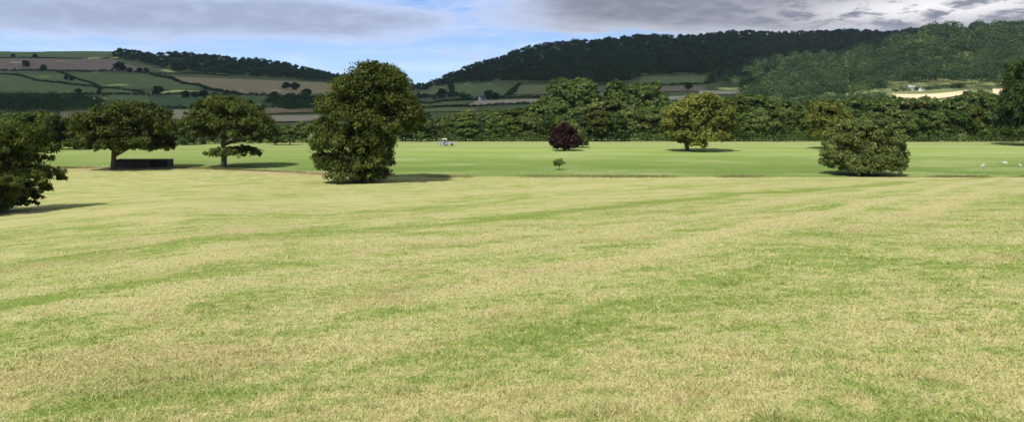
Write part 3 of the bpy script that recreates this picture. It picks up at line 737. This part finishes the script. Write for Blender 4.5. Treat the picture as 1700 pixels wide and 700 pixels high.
# unseen clouds above the frame, shaped and placed to shade the far hills
def shaded(u, Y):
    w = 40*math.sin(u*.011)+60*math.sin(u*.023+1)
    if u < 700: return Y > 640+w*.5
    if u < 1200: return Y > 830+w+(u-700)*.35
    if u < 1500: return Y > 1560+w*.6
    return False
rg = np.random.default_rng(31); CV = []; CFc = []
import bmesh
bm = bmesh.new(); bmesh.ops.create_icosphere(bm, subdivisions=3, radius=1); IV = np.array([v.co[:] for v in bm.verts]); IF = np.array([[v.index for v in f.verts] for f in bm.faces]); bm.free()
nofs = 0
for Y in np.arange(660, 2700, 120):
    for X in np.arange(-2300, 1500, 120):
        x = X+rg.uniform(-30, 30); y = Y+rg.uniform(-30, 30); uu = 850+F*x/y
        if uu < -500 or not shaded(uu, y): continue
        zg = float(zfun(x, y)); H = 1300+rg.uniform(0, 120)
        c = np.array([x, y, zg])+sd*((H-zg)/sd[2]); r = rg.uniform(80, 125) if uu > 740 or y < 760 else rg.uniform(64, 102)
        nn = 1+.13*np.sin(IV@rg.normal(size=3)*6)+.07*np.sin(IV@rg.normal(size=3)*13)
        CV.append(c+IV*nn[:, None]*np.array([r, r, r*.6])); CFc.append(IF+nofs); nofs += len(IV)
M['shade_cloud'] = plain('shade_cloud', (.9, .9, .92), 1, .03, .01)
o = link('shade_cloud', mesh_np('shade_cloud', np.concatenate(CV), np.concatenate(CFc), 3, M['shade_cloud'], True)); tag(o, kind='structure')

# haze
m, nt = newmat('haze'); g = N(nt); pv = g.n('ShaderNodeVolumePrincipled'); pv.inputs['Color'].default_value = (.80, .88, 1, 1); pv.inputs['Density'].default_value = .00003; pv.inputs['Anisotropy'].default_value = .2
nt.links.new(pv.outputs[0], g.n('ShaderNodeOutputMaterial').inputs['Volume'])
zlow = -130.0
MB().box(-4300, 4300, -4300, 4300, -340, 330).build('haze', m)['kind'] = 'stuff'

# sky
W = bpy.data.worlds.new('World'); SC.world = W; W.use_nodes = True; nt = W.node_tree; nt.nodes.clear(); g = N(nt)
sky = g.n('ShaderNodeTexSky', sky_type='NISHITA', sun_disc=False, sun_elevation=el, sun_rotation=az, air_density=1.0, dust_density=.6, ozone_density=2.0)
tc = g.n('ShaderNodeTexCoord').outputs['Generated']; sp = g.n('ShaderNodeSeparateXYZ'); g.l(tc, sp.inputs[0]); x, y, z = sp.outputs
hr = g.math('SQRT', g.math('ADD', g.math('MULTIPLY', x, x), g.math('MULTIPLY', y, y)))
A = g.math('ARCTAN2', x, y)                    # azimuth, 0 = view direction, radians
E = g.math('ARCTAN2', z, hr)                   # elevation
cb = g.n('ShaderNodeCombineXYZ'); g.l(A, cb.inputs[0]); g.l(E, cb.inputs[1]); v2 = cb.outputs[0]
def gauss(a0, e0, sa, se):
    p = g.math('DIVIDE', g.math('SUBTRACT', A, a0), sa); q = g.math('DIVIDE', g.math('SUBTRACT', E, e0), se)
    return g.math('EXPONENT', g.math('MULTIPLY', g.math('ADD', g.math('MULTIPLY', p, p), g.math('MULTIPLY', q, q)), -1.0))
def AE(u, r): return math.atan((u-850)/F), math.atan((HR-r)/math.hypot(F, u-850))
SB = None
blobs = [(60,25,420,34,.95),(330,15,330,30,.75),(560,35,200,26,.6),(1200,-10,330,54,1.25),(1010,10,130,34,.7),(1500,5,260,40,.9),(1750,0,250,50,.8),(760,95,120,20,.30)]
for (u, r, su, sr, a) in blobs:
    a0, e0 = AE(u, r); q = g.math('MULTIPLY', gauss(a0, e0, su/F, sr/F), a); SB = q if SB is None else g.math('ADD', SB, q)
high = g.ramp(E, .17, .4, 0, .5); SB = g.math('ADD', SB, high)
nz = g.noise(g.mapping(v2, scale=(6, 26, 1)), 1, 8, .6, .4); nz2 = g.noise(g.mapping(v2, loc=(3, 1, 0), scale=(22, 75, 1)), 1, 7, .65, .3)
dens = g.math('ADD', SB, g.math('ADD', g.math('MULTIPLY', g.math('SUBTRACT', nz, .5), 2.0), g.math('MULTIPLY', g.math('SUBTRACT', nz2, .5), .6)))
cov = g.ramp(dens, .18, .72)
thick = g.ramp(dens, .4, 1.25)
warm = g.ramp(A, -.05, .12)
cthin = g.mix(warm, (.50, .60, .84), (.50, .52, .60)); cthick = g.mix(warm, (.33, .39, .55), (.22, .235, .29))
cc = g.mix(thick, cthin, cthick)
cc = g.mix(g.ramp(nz2, .40, .72, 0, .32), cc, g.mix(warm, (.58, .66, .88), (.48, .49, .56)))
cc = g.mix(g.ramp(nz, .3, .48, .35, 0), cc, g.mix(warm, (.33, .38, .54), (.21, .22, .27)))
a0, e0 = AE(1560, 12)
cc = g.mix(g.math('MULTIPLY', gauss(a0, e0, 190/F, 24/F), g.ramp(nz2, .38, .55)), cc, (.86, .85, .87))
skc = g.mix(1.0, sky.outputs[0], (.1, .1, .1), 'MULTIPLY')
blue = g.mix(g.ramp(E, .03, .16), (.44, .68, .98), (.20, .37, .82))
skc2 = g.mix(g.ramp(E, .2, .5, .85, .2), skc, blue)
wisps = g.ramp(g.noise(g.mapping(v2, loc=(8, 3, 0), scale=(9, 60, 1)), 1, 7, .6, .5), .45, .72, 0, .38)
skc2 = g.mix(wisps, skc2, (.72, .80, .95))
fin = g.mix(cov, skc2, cc)
x10 = g.n('ShaderNodeVectorMath', operation='SCALE'); g.l(fin, x10.inputs[0]); x10.inputs['Scale'].default_value = 10.0; fin = x10.outputs[0]
bg = g.n('ShaderNodeBackground'); g.l(fin, bg.inputs[0]); bg.inputs[1].default_value = .1
g.l(bg.outputs[0], g.n('ShaderNodeOutputWorld').inputs[0])

# ------------------------------------------------------------------ camera
cam = bpy.data.cameras.new('camera'); co = link('camera', cam); co.location = (0, 0, EYE); co.rotation_euler = (R(90), 0, 0)
cam.sensor_width = 36; cam.lens = F/1700*36; cam.shift_y = -(350-HR)/1700; cam.clip_end = 20000; cam.clip_start = .1
SC.camera = co
SC.view_settings.view_transform = 'Standard'; SC.view_settings.look = 'None'; SC.view_settings.exposure = .28; SC.view_settings.gamma = 1
SC.render.engine = 'CYCLES'; SC.cycles.volume_bounces = 0; SC.cycles.max_bounces = 6; SC.cycles.diffuse_bounces = 3
